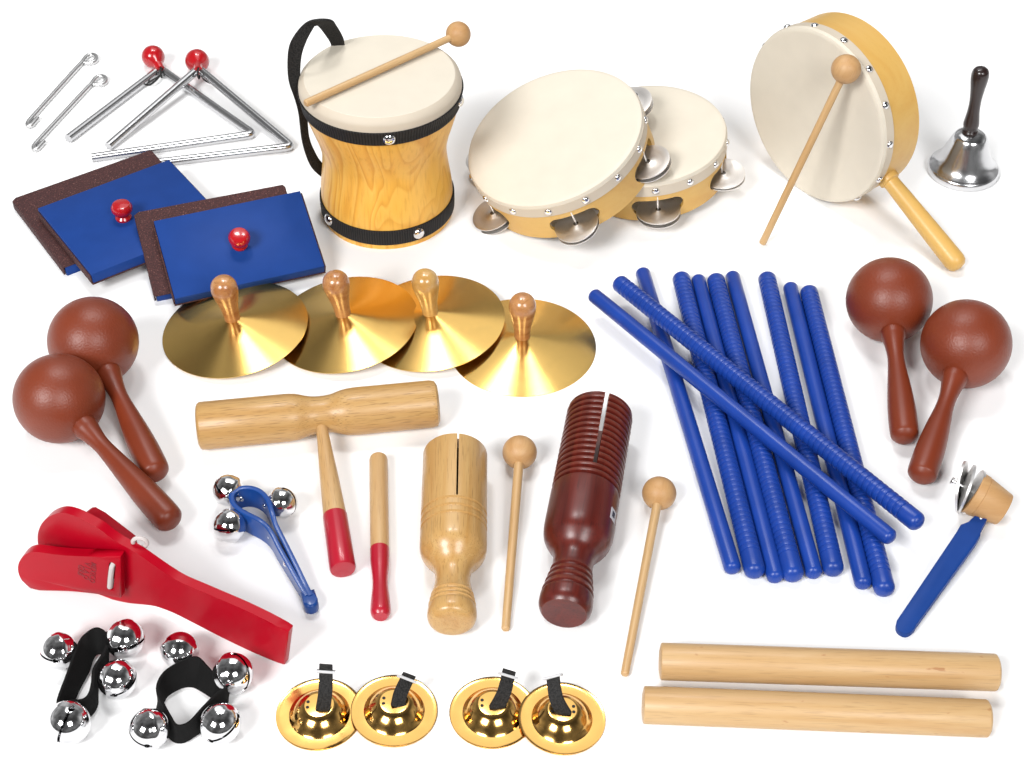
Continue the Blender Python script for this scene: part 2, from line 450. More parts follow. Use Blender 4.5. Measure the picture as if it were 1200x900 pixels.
# ---- sandpaper blocks
def sand_block(label, M, dx, dy, h, face_up, knob=None):
    t = thing('sand_block', label, 'sand block', M, 'sandpaper rhythm blocks')
    th = 2.2
    if face_up:   # sandpaper on top
        MB().box(T(V((dx/2, -dy/2, (h-th)/2))), (dx-2, dy, h-th), .8).build('wood_block', BLUE_BLOCK, t)
        zt, zl = h - th/2, h/2
    else:
        MB().box(T(V((dx/2, -dy/2, th + (h-th)/2))), (dx, dy, h-th), .8).build('wood_block', BLUE_BLOCK, t)
        zt, zl = th/2, h*.42
    b = MB()
    # sheet with slightly rounded far corners, wrapped up both short ends
    poly = [V((-1.5, -3, 0)), V((-1.5, -dy-.6, 0)), V((dx+1.5, -dy-.6, 0)), V((dx+1.5, -3, 0)), V((dx-1, .7, 0)), V((4, .7, 0))]
    b.prism([p + V((0, 0, zt - th/2)) for p in poly], V((0, 0, th)), .5, 1)
    for x in (-1.2, dx+1.2):
        b.box(T(V((x, -dy/2, zl))), (1.8, dy-3, h*.8-1), .4)
    b.build('sandpaper', SAND, t)
    if knob:
        kp = knob
        r = 12.5
        MB().lathez([(h, 0), (h+.2, r*.80), (h+3, r*.84), (h+5, r*.72), (h+6, r*.64), (h+7.5, r*.66), (h+10, r*.9), (h+14, r*1.08), (h+19, r*1.08), (h+23, r*.86), (h+24.3, r*.55), (h+24, 0)], 28, T(V((kp.x, kp.y, 0)))).build('knob', RED_GLOSS, t)
    return t
def block_frame(TL, TR, BL, P, N):
    a, b, c = [atp(*q, P, N) for q in (TL, TR, BL)]
    x = (b - a); M = frame(a, x, N)
    dy = -(M.inverted() @ c).y
    return M, x.length, dy
ZU = V((0, 0, 1)); BH = 16
def blocks():
    P = V((0, 0, BH)); 
    M, dx, dy = block_frame((15, 233), (176, 176), (57.5, 319), P, ZU)
    D0 = (dx, dy)
    sand_block('brown sandpaper side up block with rounded corner, under the left blue block, touching the triangle', M @ T(V((0, 0, -BH))), dx, dy, BH, True)
    P2 = V((0, 0, 2*BH+.3)); M, dx, dy = block_frame((44, 244), (197.9, 187), (88, 329.4), P2, ZU)
    k = M.inverted() @ atp(145, 256, P2, ZU)
    sand_block('blue painted block with red knob, the left one, its sandpaper side down', M @ T(V((0, 0, -BH))), dx, dy, BH, False, k)
    # right pair leans on the left pair: front edge on the table, back edge raised
    f0, f1 = at(186, 350, 0), at(360, 315, 0)
    fx = (f1 - f0).normalized(); back = ZU.cross(fx).normalized()
    a = math.radians(19); N = (ZU*math.cos(a) - back*math.sin(a)).normalized()
    P3 = f0 + N*BH
    M, dx, dy = block_frame((158.5, 249.5), (332, 216.5), (184.5, 346), P3, N)
    sand_block('brown sandpaper side up block under the right blue block, propped on the left pair', M @ T(V((0, 0, -BH))), dx, dy, BH, True)
    P4 = f0 + N*(2*BH+.3)
    M, dx, dy = block_frame((180, 259), (351.7, 223.5), (203.5, 350.5), P4, N)
    k = M.inverted() @ atp(281, 287, P4, N)
    sand_block('blue painted block with red knob, the right one, just behind the leftmost brass cymbal', M @ T(V((0, 0, -BH))), dx, dy, BH, False, k)
blocks()

def dome(r, h=.55): return [(0, r)] + [(r*h*math.sin(math.pi/2*i/5), r*math.cos(math.pi/2*i/5)) for i in range(1, 5)] + [(r*h, 0)]
def stud(parent, p, n, r, W=None, name='stud'):
    MB().lathe([(-1.5, 0), (-1.5, r*1.0)] + dome(r, .6), 16, frame(p, n, V((.1, .2, 1)))).build(name, CHROME, parent, W)

# ---- mallets
def mallet(label, tip, ball, rb, rs, rs2=None, up=ZU, group='wooden mallets'):
    M = frame(tip, ball - tip, up); L = (ball - tip).length
    t = thing('mallet', label, 'mallet', M, group)
    rs2 = rs2 or rs
    MB().lathe([(0, 0), (.2, rs*.75), (1.2, rs*.96), (2.5, rs), (L*.5, (rs+rs2)/2), (L - rb*.6, rs2), (L - rb*.5, 0)], 18).build('stick', WOOD_BEECH, t)
    n = 20
    MB().lathe([(L - rb*math.cos(math.pi*i/n)*.98, rb*math.sin(math.pi*i/n) if 0 < i < n else 0) for i in range(n+1)], 32).build('ball_head', WOOD_BALL, t)
    return t

# ---- bongo drum
def bongo():
    p = at(451, 288, 0); s = sc(p); G = p + V((0, 71*s, 0)); M = T(G)
    Y = G.y
    t = thing('bongo_drum', 'hourglass shaped amber wooden bongo drum with cream skin and black carry strap', 'drum', M)
    H_ = aty(452, 87.5, Y).z; s2 = sc(aty(452, 87.5, Y)); R = 95.5*s2
    pr = [(0, 0), (0, 68*s), (1.5, 71*s)]
    for py, hw in ((262, 73), (248, 75.3), (230, 76.8), (212, 76.5), (196, 74.5), (182, 73), (170, 73.3), (156, 77), (142, 82.5), (128, 88), (116, 92)):
        q = aty(452, py, Y); pr.append((q.z, hw*sc(q)))
    pr = [pr[0], pr[1]] + prof(pr[2:], 4) + [(H_ - 6, R*.97), (H_-6, 0)]
    MB().lathez(pr, 72).build('shell', SHELL, t)
    MB().lathez([(H_-24, R*.9), (H_-8, R*.9), (H_-.6, R-6.8), (H_, R-7.6), (H_+.2, R*.7), (H_+.2, 0)], 96).build('drumhead', SKIN, t)
    MB().lathez([(H_-24, R*.93), (H_-24, R+1), (H_-10, R+.6), (H_-6, R-.6), (H_-1.2, R-5.6), (H_-.4, R-7), (H_-4, R-9)], 96, None, True).build('skin_collar', SKIN_EDGE, t)
    def band(z0, z1, rf, name):
        b = MB(); n = 8
        q = [(z0, rf(z0)-3), (z0, rf(z0)+1.6)] + [(z0+.8+(z1-z0-1.6)*i/n, rf(z0+(z1-z0)*i/n)+2.2) for i in range(n+1)] + [(z1, rf(z1)+1.6), (z1, rf(z1)-3)]
        return b.lathez(q, 96, None, True).build(name, BAND, t)
    zs = [(a, r) for a, r in pr[1:-1]]
    def rat(z):
        for (a, r), (a2, r2) in zip(zs, zs[1:]):
            if a <= z <= a2: return r + (r2-r)*(z-a)/max(1e-6, a2-a)
        return zs[-1][1]
    band(H_-37, H_-17, lambda z: max(rat(z), R*(.955 + .05*(z-(H_-37))/20)), 'webbing_band')
    zb = 8
    band(zb, zb+22, rat, 'webbing_band')
    def st(px, py, zc, r):
        rr = (max(rat(zc), R*.98) if zc > H_*.6 else rat(zc)) + 2.2
        q = aty(px, py, Y - rr*.8); x = q.x - G.x
        x = max(-rr*.985, min(rr*.985, x)); y = -math.sqrt(rr*rr - x*x)
        stud(t, V((x, y, zc)), V((x, y, 0)), r)
    st(457, 151, H_-27, 8); st(545, 112, H_-26, 8); st(383, 259, zb+13, 8); st(491, 273, zb+11, 8)
    # strap: pairs (outer, inner, depth offset)
    E = [((404, 52), (388, 60), 70), ((402.2, 43.9), (387.3, 50.6), 62), ((395, 31), (379.5, 38.5), 50), ((389, 24.2), (372, 29.4), 36), ((374, 22.8), (369, 30), 26), ((358, 27), (368, 31), 18),
         ((343.3, 43.9), (359, 48.3), 8), ((337.3, 61.7), (353.3, 67.2), 4), ((337.8, 92.8), (352.2, 91.7), 2), ((345.6, 117.2), (356, 113), 0),
         ((350, 135), (359.5, 128), 0), ((354.4, 168), (362, 159), 2), ((363, 193), (370, 179.4), 6), ((374.4, 205.7), (377.5, 190.6), 12), ((384, 210), (386, 196), 20)]
    prs = [(aty(*a, Y+d) , aty(*b, Y+d+5)) for a, b, d in E]
    MB().ribbon(smooth2(prs, 6), 3.2).build('carry_strap', WEB, t, M)
    c = aty(357, 118, Y-26)
    ring = [c + V((math.cos(a)*5, 0, math.sin(a)*9)) for a in [i*math.pi/9 for i in range(18)]]
    MB().tube(ring, 1.6, 8, True).build('ring', CHROME, t, M)
    # mallet lying on the head
    rs = 4.6*s2
    tip = at(357.5, 121.5, H_ + rs + 1.5)
    ball = at(537, 40, H_ + rs + 3)
    mallet('thick wooden mallet lying across the cream skin of the bongo drum', tip, ball, 15.3*s2, rs, rs*.95)
bongo()

# ---- frame drums (tambourines and hand drum)
def disc_m(R, th, hollow=.35):
    """pressed jingle plate profile (z, r), closed"""
    top = [(th+R*.09, 0), (th+R*.08, R*.14), (th+R*.02, R*.28), (th+R*.0, R*.42), (th+R*.035, R*.7), (th+R*.055, R*.92), (th+R*.05, R)]
    return top + [(R*.04, R)] + [(z-th, r) for z, r in top[1:-1][::-1]] + [(R*.09, 0)]
def frame_drum(name, label, cat, M, R, Tk, slots=(), lip=16, studs=(), jr=30, group=None, wood_t=6):
    t = thing(name, label, cat, M, group)
    cut = []
    for a, half in slots:
        hz = Tk*.19; cz = Tk*.34; c = V((math.cos(a), math.sin(a), 0))
        b = MB(); poly = []
        for i in range(24):
            th = 2*math.pi*i/24; w = math.cos(th)*hz; poly.append(V((0, (half-hz)*(1 if math.cos(th) >= 0 else -1) + w, cz + math.sin(th)*hz)))
        Q = Matrix.Rotation(a, 4, 'Z')
        b.prism([Q @ (p + V((R*.78, 0, 0))) for p in poly], Q @ V((R*.5, 0, 0)))
        cut.append(b)
    MB().lathez([(0, R-wood_t), (0, R-1), (1, R), (Tk*.5, R), (Tk-2, R), (Tk-2, R-wood_t)], 96, None, True).build('frame', FRAME_W, t, None, 30, cut)
    MB().lathez([(Tk-lip, R-.3), (Tk-lip, R+1.1), (Tk-5, R+1.1), (Tk-1.5, R-.2), (Tk-.2, R-3), (Tk, R-6), (Tk+.1, R*.5), (Tk+.1, 0)], 96).build('drumhead', SKIN, t)
    MB().lathez([(Tk-lip-.4, R+.2), (Tk-lip-.4, R+1.6), (Tk-6, R+1.6), (Tk-6, R+.2)], 96, None, True).build('skin_collar', SKIN_EDGE, t)
    for a in studs:
        n = V((math.cos(a), math.sin(a), 0)); stud(t, n*(R+1.6) + V((0, 0, Tk-lip*.62)), n, 5.2)
    for i, (a, half) in enumerate(slots):
        n = V((math.cos(a), math.sin(a), 0)); c = n*(R - 1)
        MB().lathez([(Tk*.1, 0), (Tk*.1, 1.3), (Tk*.60, 1.3), (Tk*.68, 0)], 10, T(c)).build('jingle_pin', STEEL, t)
        for k, fl in ((0, -1), (1, 1)):
            tilt = Matrix.Rotation(random.uniform(-.07, .07), 4, 'X') @ Matrix.Rotation(random.uniform(-.03, .07), 4, 'Y')
            m = T(c + n*2 + V((0, 0, (Tk*.25 - (0 if k else 3.2))))) @ Matrix.Rotation(a, 4, 'Z') @ tilt @ Matrix.Diagonal((1, 1, fl, 1))
            j = MB().lathez(disc_m(jr, 1.1), 40, None).build('jingle', STEEL, t)
            j.data.transform(Matrix.Diagonal((1, 1, fl, 1)))
            if fl < 0: j.data.flip_normals()
            else: MB().lathez([(jr*.06, 0), (jr*.06, 3.6), (jr*.06+1.9, 3.4), (jr*.06+2.1, 2.2), (jr*.06+2.1, 0)], 14).build('eyelet', DARK_STEEL, j)
            mm = T(c + n*2 + V((0, 0, (Tk*.25 - (0 if k else 3.2))))) @ Matrix.Rotation(a, 4, 'Z') @ tilt
            place(j, mm)
    return t
def seat_disc(cx, cy, W, Hh, dyl, tpx, flip=1, kz=0.0):
    """circle seen at an ellipse; slide it along the ray until its lowest rim point touches z=kz"""
    n, a = disc_normal(cx, cy, W, Hh, dyl, flip)
    d = ray(cx, cy).normalized()
    sl = math.sqrt(max(0, 1 - n.z**2))
    depth = d.dot(FWD)
    lo, hi = 500.0, 6000.0
    for _ in range(60):
        t = (lo+hi)/2; C = CAMP + d*t; k = t*depth/F
        low = min((C - n*tpx*k).z, C.z) - a*k*sl
        if low > kz: lo = t
        else: hi = t
    k = t*depth/F
    return C, n, a*k, tpx*k, k
def ang_of(M, px, py, z):
    """azimuth in a drum's frame of the point seen at a pixel, on its plane at height z"""
    P = M @ V((0, 0, z)); N = (M.to_3x3() @ ZU)
    q = M.inverted() @ atp(px, py, P, N); return math.atan2(q.y, q.x)

def tambourines():
    C, n, R, Tk, k = seat_disc(758, 155, 92, 57, 4, 57, 1)
    M = zframe(C - n*Tk, n)
    a0 = ang_of(M, 771, 240, Tk*.4)
    st = 2*math.pi/5
    frame_drum('tambourine', 'smaller tambourine lying flat behind, partly under the larger one, with steel jingles', 'tambourine', M, R, Tk,
               [(a0 + d, 30*k) for d in (0, ang_of(M, 849, 205, Tk*.25) - a0, 2*st, 3*st, 4*st)], 19*k, [a0 + st/2 + (i*2*math.pi/14) - .2 for i in range(14)], 25.5*k, 'tambourines')
    C, n, R, Tk, k = seat_disc(648.5, 158.5, 101.6, 79.5, 24, 59, 1)
    M = zframe(C - n*Tk, n)
    a0 = ang_of(M, 676, 262, Tk*.4)
    frame_drum('tambourine', 'larger tambourine leaning in front on the smaller one, with steel jingles', 'tambourine', M, R, Tk,
               [(ang_of(M, x, y, Tk*.25), 30*k) for x, y in ((580, 250), (675, 259), (758, 191), (750, 113), (548, 183))], 19*k, [a0 + .18 + i*2*math.pi/15 for i in range(15)], 26*k, 'tambourines')
    return
tambourines()

def hand_drum():
    C, n, R, Tk, k = seat_disc(953.5, 137, 78, 101, -33, 61, -1)
    if n.dot(FWD) > 0: n = -n
    M = zframe(C - n*Tk, n)
    angs = [ang_of(M, x, y, Tk*.85) for x, y in ((988, 49), (1017, 82), (1035, 124), (1038, 168), (1026, 206), (1003, 229), (954, 33), (922, 33), (895, 52), (878, 84), (972, 238))]
    t = frame_drum('hand_drum', 'large round cream skinned hand drum on edge with long amber handle', 'drum', M, R, Tk, (), 16*k, angs, 0, None, 6)
    ah = ang_of(M, 1085, 264, Tk*.5)
    d = V((math.cos(ah), math.sin(ah), 0)); c = V((0, 0, Tk*.5))
    L = 0
    wz = lambda L: (M @ (c + d*L)).z
    # length to the pixel end
    P = M @ c; N = M.to_3x3() @ ZU
    q = M.inverted() @ atp(1125, 312, P, N); L = math.hypot(q.x, q.y)
    r = 11.5*k
    b = MB(); b.lathe([(R-3, 0), (R-3, r*1.12), (R+6, r*1.1), (R+8, r*.86), (R+12, r*.84), (R+40, r*.92), (L-40, r*1.05), (L-10, r*1.08), (L-4, r*.98), (L, r*.7), (L+2.5, 0)], 28, frame(c, d))
    b.build('handle', FRAME_W, t)
    hz = (M @ (c + d*L)).z
    print('handdrum', [round(x, 2) for x in n], 'R', R, 'handle end z', hz, 'r', r)
    rb = 17*k
    P2 = C + n*(rb + 1.5)
    ball = atp(991.5, 81, P2, n); tip = at(893, 286, 4)
    mallet('slender wooden mallet leaning against the face of the hand drum', tip, ball, rb*.98, 4.2*k, 4.4*k)
hand_drum()

# ---- hand bell
def handbell():
    c = at(1128, 201, 0); k = sc(c); M = T(c)
    t = thing('hand_bell', 'shiny chrome hand bell standing upright with dark brown handle', 'bell', M)
    o = [(0, 39.5), (1, 41), (5, 41.3), (8.5, 40.2), (11, 37.5), (15, 33.6), (20, 30.6), (28, 27.2), (38, 23.4), (46, 20.3), (51, 17.5), (54, 13), (55.5, 8)]
    o = prof(o, 5)
    inn = [(z-1.6, max(r-1.8, 0)) for z, r in o[::-1]]
    inn = [(max(z, 0.2), r) for z, r in inn]
    MB().lathez([(a*k, r*k) for a, r in [(56, 0)] + o[::-1] + inn[::-1] + [(53.5, 0)]], 64).build('bell_cup', SATIN, t)
    lean = Matrix.Shear('XY', 4, (-.03, 0)) if False else Matrix.Rotation(-.035, 4, 'Y')
    MB().lathez([(a*k, r*k) for a, r in prof([(54, 0), (55, 8.6), (57.5, 8.9), (59, 7.6), (61, 8.3), (63, 8.3), (66, 8.9), (72, 8.4), (84, 6.9), (98, 6.6), (112, 7.8), (124, 9.4), (132, 9.8), (138, 8.3), (141, 4.5), (141.8, 0)], 4)], 32, lean).build('handle', BLACK_PLASTIC, t)
    MB().lathez([(8*k, 0), (9*k, 4*k), (13*k, 5.5*k), (17*k, 4*k), (20*k, 1.2*k), (53*k, 1*k), (53*k, 0)], 16).build('clapper', STEEL, t)
handbell()

# ---- brass cymbals
def cymbals():
    R = 88.5; hc = 20
    spots = [((275.7, 385), 5.4, 'lowest left brass cymbal of the fan, overlapping its neighbour and touching the blue block'),
             ((405, 379.5), 6.4, 'brass cymbal with wooden knob, second from the left in the fan'),
             ((506.5, 378), 5.6, 'brass cymbal with pale yellow knob, third from the left in the fan'),
             ((612, 406), 0.0, 'brass cymbal at the right end of the fan, under the other three, flat on table')]
    src = None
    spots[0] = (spots[0][0], spots[0][1], 'brass cymbal at the left end of the fan, on top, beside the blue block')
    pale = wood('pale_knob_wood', 'd9a255', 'e6b872', 0, .25, .5, .25, 1.2)
    for i, (c, tl, lab) in enumerate(spots):
        n = V((-math.sin(math.radians(tl)), -.0, math.cos(math.radians(tl))))
        C = at(*c, R*abs(math.sin(math.radians(tl))))
        M = zframe(C, n) @ Matrix.Rotation(i*1.3, 4, 'Z')
        if src is None:
            src = thing('cymbal', lab, 'cymbal', M, 'brass cymbals')
            o = [(0.6, R), (hc*.1, R*.93), (hc*.45, R*.5), (hc*.85, R*.1), (hc*.93, R*.03)]
            MB().lathez([(hc, 0)] + o[::-1] + [(0, R)] + [(z-1.3, r) for z, r in o[1:]] + [(hc-1.4, 0)], 128).build('disc', BRASS, src)
            kp = prof([(hc-3, 9.6), (hc+4, 9.8), (hc+12, 10.6), (hc+22, 12.6), (hc+31, 14.6), (hc+41, 16.2), (hc+51, 14.6), (hc+57.5, 8.8), (hc+60, 0)], 4)
            MB().lathez([(hc-3, 0)] + kp, 32).build('knob', WOOD_KNOB, src)
        else:
            cp = copy_thing(src, M, lab)
            if i == 2:
                k = [x for x in cp.children if x.name.startswith('knob')][0]
                k.data = k.data.copy(); k.data.materials[0] = pale
                k['label'] = 'pale yellow knob'
cymbals()

# ---- maracas
def maracas():
    R = 53.0
    def hp(L):
        return [(R*.93, 0), (R*.93, 15.2), (R*1.1, 15.0), (R*1.3, 12.6), (R*1.62, 10.4), (R*1.95, 10.8), (L*.62, 14.0), (L*.76, 16.6), (L*.88, 17.4), (L*.95, 17.0), (L-6, 14.8), (L-1.5, 9), (L, 0)]
    data = [((109.3, 400), (185, 560), 52.5, 'round brown maraca at upper left, behind the other one it touches'),
            ((69.5, 467), (204, 615), 53, 'round brown maraca in front at the left edge, handle nearest the red clapper'),
            ((1042, 351.5), (1061, 517), 50, 'round brown maraca below the hand drum handle, behind the other one beside it'),
            ((1132, 403), (1078, 563), 52.5, 'round brown maraca at the right edge, handle pointing at the blue handled jingle clapper')]
    for c, e, rb, lab in data:
        k = rb
        B = at(*c, rb); s = sc(B)
        R_ = rb*s; B = at(*c, R_)
        E = at(*e, 17.5); d = E - B; L = d.length
        M = frame(B, d)
        t = thing('maraca', lab, 'maraca', M, 'brown maracas')
        f = R_/R
        n = 28
        MB().lathe([(-R_*math.cos(math.pi*i/n), R_*math.sin(math.pi*i/n) if 0 < i < n else 0) for i in range(n+1)], 56).build('ball_head', MARACA, t)
        p = hp(L/f)
        q = [p[0], p[1]] + prof([(a, r) for a, r in p[2:]], 4)
        MB().lathe([(a*f, r*f*.97) for a, r in q], 36).build('handle', MARACA_H, t)
maracas()

# ---- rhythm sticks
def sticks():
    def smooth_stick(L, r):
        e = [(r*(1-math.cos(t))*.75, r*math.sin(t)) for t in [i*math.pi/12 for i in range(7)]]
        return e + [(L*.25, r), (L*.5, r), (L*.75, r)] + [(L-a, b) for a, b in e[::-1]]
    def fluted(L, r):
        e = [(r*(1-math.cos(t))*.75, r*math.sin(t)) for t in [i*math.pi/12 for i in range(7)]]
        out = e[:]; a = e[-1][0] + 4; per = 7.4
        while a < L - r - 20:
            out += [(a, r*.985), (a+per*.12, r), (a+per*.5, r), (a+per*.66, r*.985), (a+per*.74, r*.905), (a+per*.9, r*.905)]
            a += per
        out += [(a, r), (L-r-6, r)]
        return out + [(L-x, b) for x, b in e[::-1]]
    W = [('s', (753, 319), (859, 667), 9.2, 'smooth blue rhythm stick at the left of the bundle, lying on the table'),
         ('f', (798, 325), (885, 671), 11.2, 'ridged blue rhythm stick, second from left at the bottom ends'),
         ('s', (818, 327), (909, 677.5), 9.2, 'smooth blue rhythm stick, third from left at the bottom ends, between two ridged ones'),
         ('f', (838.5, 327), (930, 675), 11.4, 'ridged blue rhythm stick in the middle, fourth from left at the bottom ends'),
         ('s', (858, 323), (954, 672.5), 9.2, 'smooth blue rhythm stick in the middle, fifth from left at the bottom ends'),
         ('f', (898.5, 325), (977, 668.5), 11.2, 'ridged blue rhythm stick, third from right at the bottom ends'),
         ('s', (926, 336), (1012, 685), 9.2, 'smooth blue rhythm stick, second from right at the bottom ends'),
         ('f', (947.5, 341), (1037, 692), 11.2, 'ridged blue rhythm stick at the right of the bundle, nearest the jingle clapper'),
         ('s', (695.5, 345.5), (1044, 630.5), 9.0, 'smooth blue rhythm stick lying diagonally on top of the bundle'),
         ('f', (725, 331), (1076, 613), 10.8, 'ridged blue rhythm stick lying diagonally on top of the bundle')]
    for i, (k, a, b, r, lab) in enumerate(W):
        z = r if i < 8 else 2*11.4 + r + .2
        A, B = at(*a, z), at(*b, z); d = (B-A).normalized()
        r2 = r * 1.0
        A = A - d*r2*.4; B = B + d*r2*.4
        M = frame(A, B-A); L = (B-A).length
        o = MB().lathe((smooth_stick if k == 's' else fluted)(L, r2), 28).build('rhythm_stick', BLUE_STICK, None, None, 20 if k == 'f' else 40); place(o, M)
        tag(o, lab, 'rhythm stick', 'blue rhythm sticks')
sticks()

# ---- tone block on a T handle
def toneblock():
    r = 27; zc = r
    A, B = at(231.5, 499.5, zc), at(514, 472.5, zc); M = frame(A, B-A); L = (B-A).length
    t = thing('tone_block', 'wooden double ended tone block on a T handle with red grip', 'tone block', M)
    pr = [(0, 0), (0, r-5), (1.5, r-1.6), (4, r), (L*.3, r), (L*.37, r), (L*.41, r*.96), (L*.46, r*.82), (L*.5, r*.77), (L*.55, r*.80), (L*.6, r*.94), (L*.65, r), (L*.72, r), (L-9, r), (L-3, r*.95), (L-.4, r*.78), (L, r*.6), (L, 0)]
    MB().lathe([pr[0], pr[1]] + pr[2:5] + prof(pr[5:13], 4) + pr[13:], 48).build('body', WOOD_OAK, t)
    h0, h1 = M @ V((L*.505, -8, -2)), at(402, 668, 14)
    d = h1 - h0; Lh = d.length; F_ = frame(h0, d)
    f = .655
    MB().lathe([(0, 0), (0, 6.3), (Lh*.12, 7), (Lh*.4, 10.2), (Lh*f, 12.4), (Lh*f, 0)], 28, F_).build('handle', WOOD_BEECH_Y, t, M)
    MB().lathe([(Lh*f, 0), (Lh*f, 12.9), (Lh*f+1, 13.1), (Lh*.85, 13.4), (Lh-3, 13.7), (Lh-.5, 12.8), (Lh, 11.3), (Lh, 0)], 28, F_).build('grip', RED_DIP, t, M)
    # striker
    A, B = at(443.5, 536, 10), at(446, 722, 10); M2 = frame(A, B-A); L = (B-A).length
    t2 = thing('striker', 'straight wooden striker with red dipped grip, beside the tone block handle', 'beater', M2)
    MB().lathe([(-2, 0), (-1.5, 7), (1, 9.3), (4, 10.1), (L*.6, 9.9), (L*.6, 0)], 28).build('stick', WOOD_BEECH, t2)
    p = prof([(L*.6, 10.2), (L*.68, 9.8), (L*.76, 8.3), (L*.82, 8.0), (L*.89, 9.3), (L*.95, 10.2), (L*.985, 9.8), (L+1, 7)], 4)
    MB().lathe([(L*.6, 0)] + p + [(L+1.4, 0)], 28).build('grip', RED_DIP, t2)
toneblock()

# ---- tone blocks with slit (light) and guiro (dark)
def guiros():
    # light
    rb = 35.0; A, B = at(533.5, 532, rb), at(529.5, 731, 25.5)
    M = frame(A, B-A); L = (B-A).length
    t = thing('guiro_block', 'light lacquered wooden tube tone block with one narrow slit and three rings', 'tone block', M)
    pr = [(0, 0), (0, rb-2), (1.2, rb-.4), (3, rb)]
    def groove(a, r, d=1.8): return [(a-2.2, r), (a-1.1, r-d), (a+1.1, r-d), (a+2.2, r)]
    for fx in (.40, .443, .485): pr += groove(L*fx, rb)
    pr += prof([(L*.52, rb), (L*.57, rb*1.0), (L*.61, rb*.965), (L*.645, rb*.84), (L*.68, rb*.65), (L*.715, rb*.54), (L*.76, rb*.51), (L*.80, rb*.54), (L*.845, rb*.61)], 4)
    for fx, r in ((.86, .625), (.885, .655), (.91, .685)): pr += groove(L*fx, rb*r, 1.4)
    pr += prof([(L*.925, rb*.70), (L*.96, rb*.71), (L*.985, rb*.66), (L*.998, rb*.56)], 3) + [(L, rb*.53), (L+.8, rb*.3), (L+1, 0)]
    cut = MB().box(T(V((L*.15, 4, rb*.95))), (L*.475, 2.0, rb*.5)), MB().lathe([(14, 0), (14, rb*.8), (L*.37, rb*.8), (L*.37, 0)], 32)
    MB().lathe(pr, 56).build('body', WOOD_LIGHT, t, None, 35, list(cut))
    # dark
    rb = 37.0; A, B = at(703.5, 484, rb), at(661, 719, 27)
    M = frame(A, B-A); L = (B-A).length
    t = thing('guiro_block', 'dark red wooden guiro with many ridges, a wide slit and a sticker', 'guiro', M)
    pr = [(0, 0), (0, rb-3), (1.5, rb-1)]
    a = 4; per = L*.39/13
    while a < L*.43:
        pr += [(a, rb-4.6), (a+per*.16, rb-.7), (a+per*.4, rb), (a+per*.66, rb-.6), (a+per*.82, rb-4.4)]; a += per
    pr += [(a+1, rb-.6), (a+4, rb)]
    pr += prof([(L*.55, rb), (L*.61, rb), (L*.645, rb*.98), (L*.675, rb*.92), (L*.705, rb*.78), (L*.73, rb*.64), (L*.76, rb*.57), (L*.80, rb*.57)], 4)
    for fx, r in ((.825, .60), (.855, .64), (.885, .68), (.918, .72)): pr += groove(L*fx, rb*r, 1.9)
    pr += prof([(L*.93, rb*.735), (L*.965, rb*.74), (L*.985, rb*.70), (L*.997, rb*.64)], 3) + [(L, rb*.62), (L+.1, rb*.56), (L+.1, rb*.3), (L+.1, 0)]
    sa = math.radians(8)
    rot = Matrix.Rotation(-.2, 4, 'X')
    cut = MB().box(rot @ T(V((L*.14, 0, 0))), (L*.46, 4.6, rb*3)), MB().lathe([(-5, 0), (-5, rb*.78), (L*.38, rb*.78), (L*.38, 0)], 32)
    MB().lathe(pr, 64).build('body', WOOD_DARK, t, None, 35, list(cut))
    # sticker wrapped on the barrel
    q = M.inverted() @ atp(711, 616, M @ V((0, 0, 18)), M.to_3x3() @ ZU)
    a0 = math.atan2(math.sqrt(max(1, rb*rb - q.y*q.y)), q.y) if abs(q.y) < rb else math.radians(160)
    def patch(x0, x1, t0, t1, r, nm, mat):
        b = MB(); n = 6; g = []
        for i in range(n+1):
            th = t0 + (t1-t0)*i/n; sk = 6*i/n
            g.append([b.bm.verts.new(V((x + sk*.0, rr*math.cos(th), rr*math.sin(th)))) for x, rr in ((x0, r), (x1, r), (x1, r-.6), (x0, r-.6))])
        for u, v in zip(g, g[1:]):
            for k in range(4): b.bm.faces.new((u[k], u[(k+1) % 4], v[(k+1) % 4], v[k]))
        b.bm.faces.new(g[0]); b.bm.faces.new(g[-1][::-1])
        return b.build(nm, mat, t)
    return M, L, rb, patch, q
GM, GL, GR, gpatch, gq = guiros()
print('sticker local', gq, GL)
gpatch(GL*.54, GL*.59, math.radians(16), math.radians(33), GR+.55, 'sticker', STICKER)
gpatch(GL*.552, GL*.577, math.radians(21), math.radians(29), GR+.85, 'sticker_mark', STICKER_INK)

mallet('plain wooden mallet with round head between the light and the dark tube blocks', at(592.5, 738, 4.6), at(609, 530, 19.2), 19.2, 4.4, 5.4)
mallet('plain wooden mallet with round head lying right of the dark red guiro', at(732, 791, 4.6), at(772.5, 578, 18.6), 18.6, 4.2, 5.0)

# ---- thick claves
def claves():
    for (a, b, r, lab) in (((774, 775), (1168, 788), 18.3, 'thick pale wooden clave, the farther of the two at lower right'),
                           ((754, 826), (1158, 842), 18.0, 'thick pale wooden clave, the nearer of the two at lower right')):
        A, B = at(*a, r), at(*b, r); M = frame(A, B-A); L = (B-A).length
        o = MB().lathe([(-1.5, 0), (-1.2, r*.6), (0, r-1.6), (.5, r-.5), (1.6, r), (L*.5, r), (L-2.2, r), (L-.6, r-.7), (L+1.2, r*.8), (L+2.6, r*.4), (L+3, 0)], 48).build('clave', WOOD_CLAVE, None); place(o, M)
        tag(o, lab, 'clave', 'pale wooden claves')
claves()

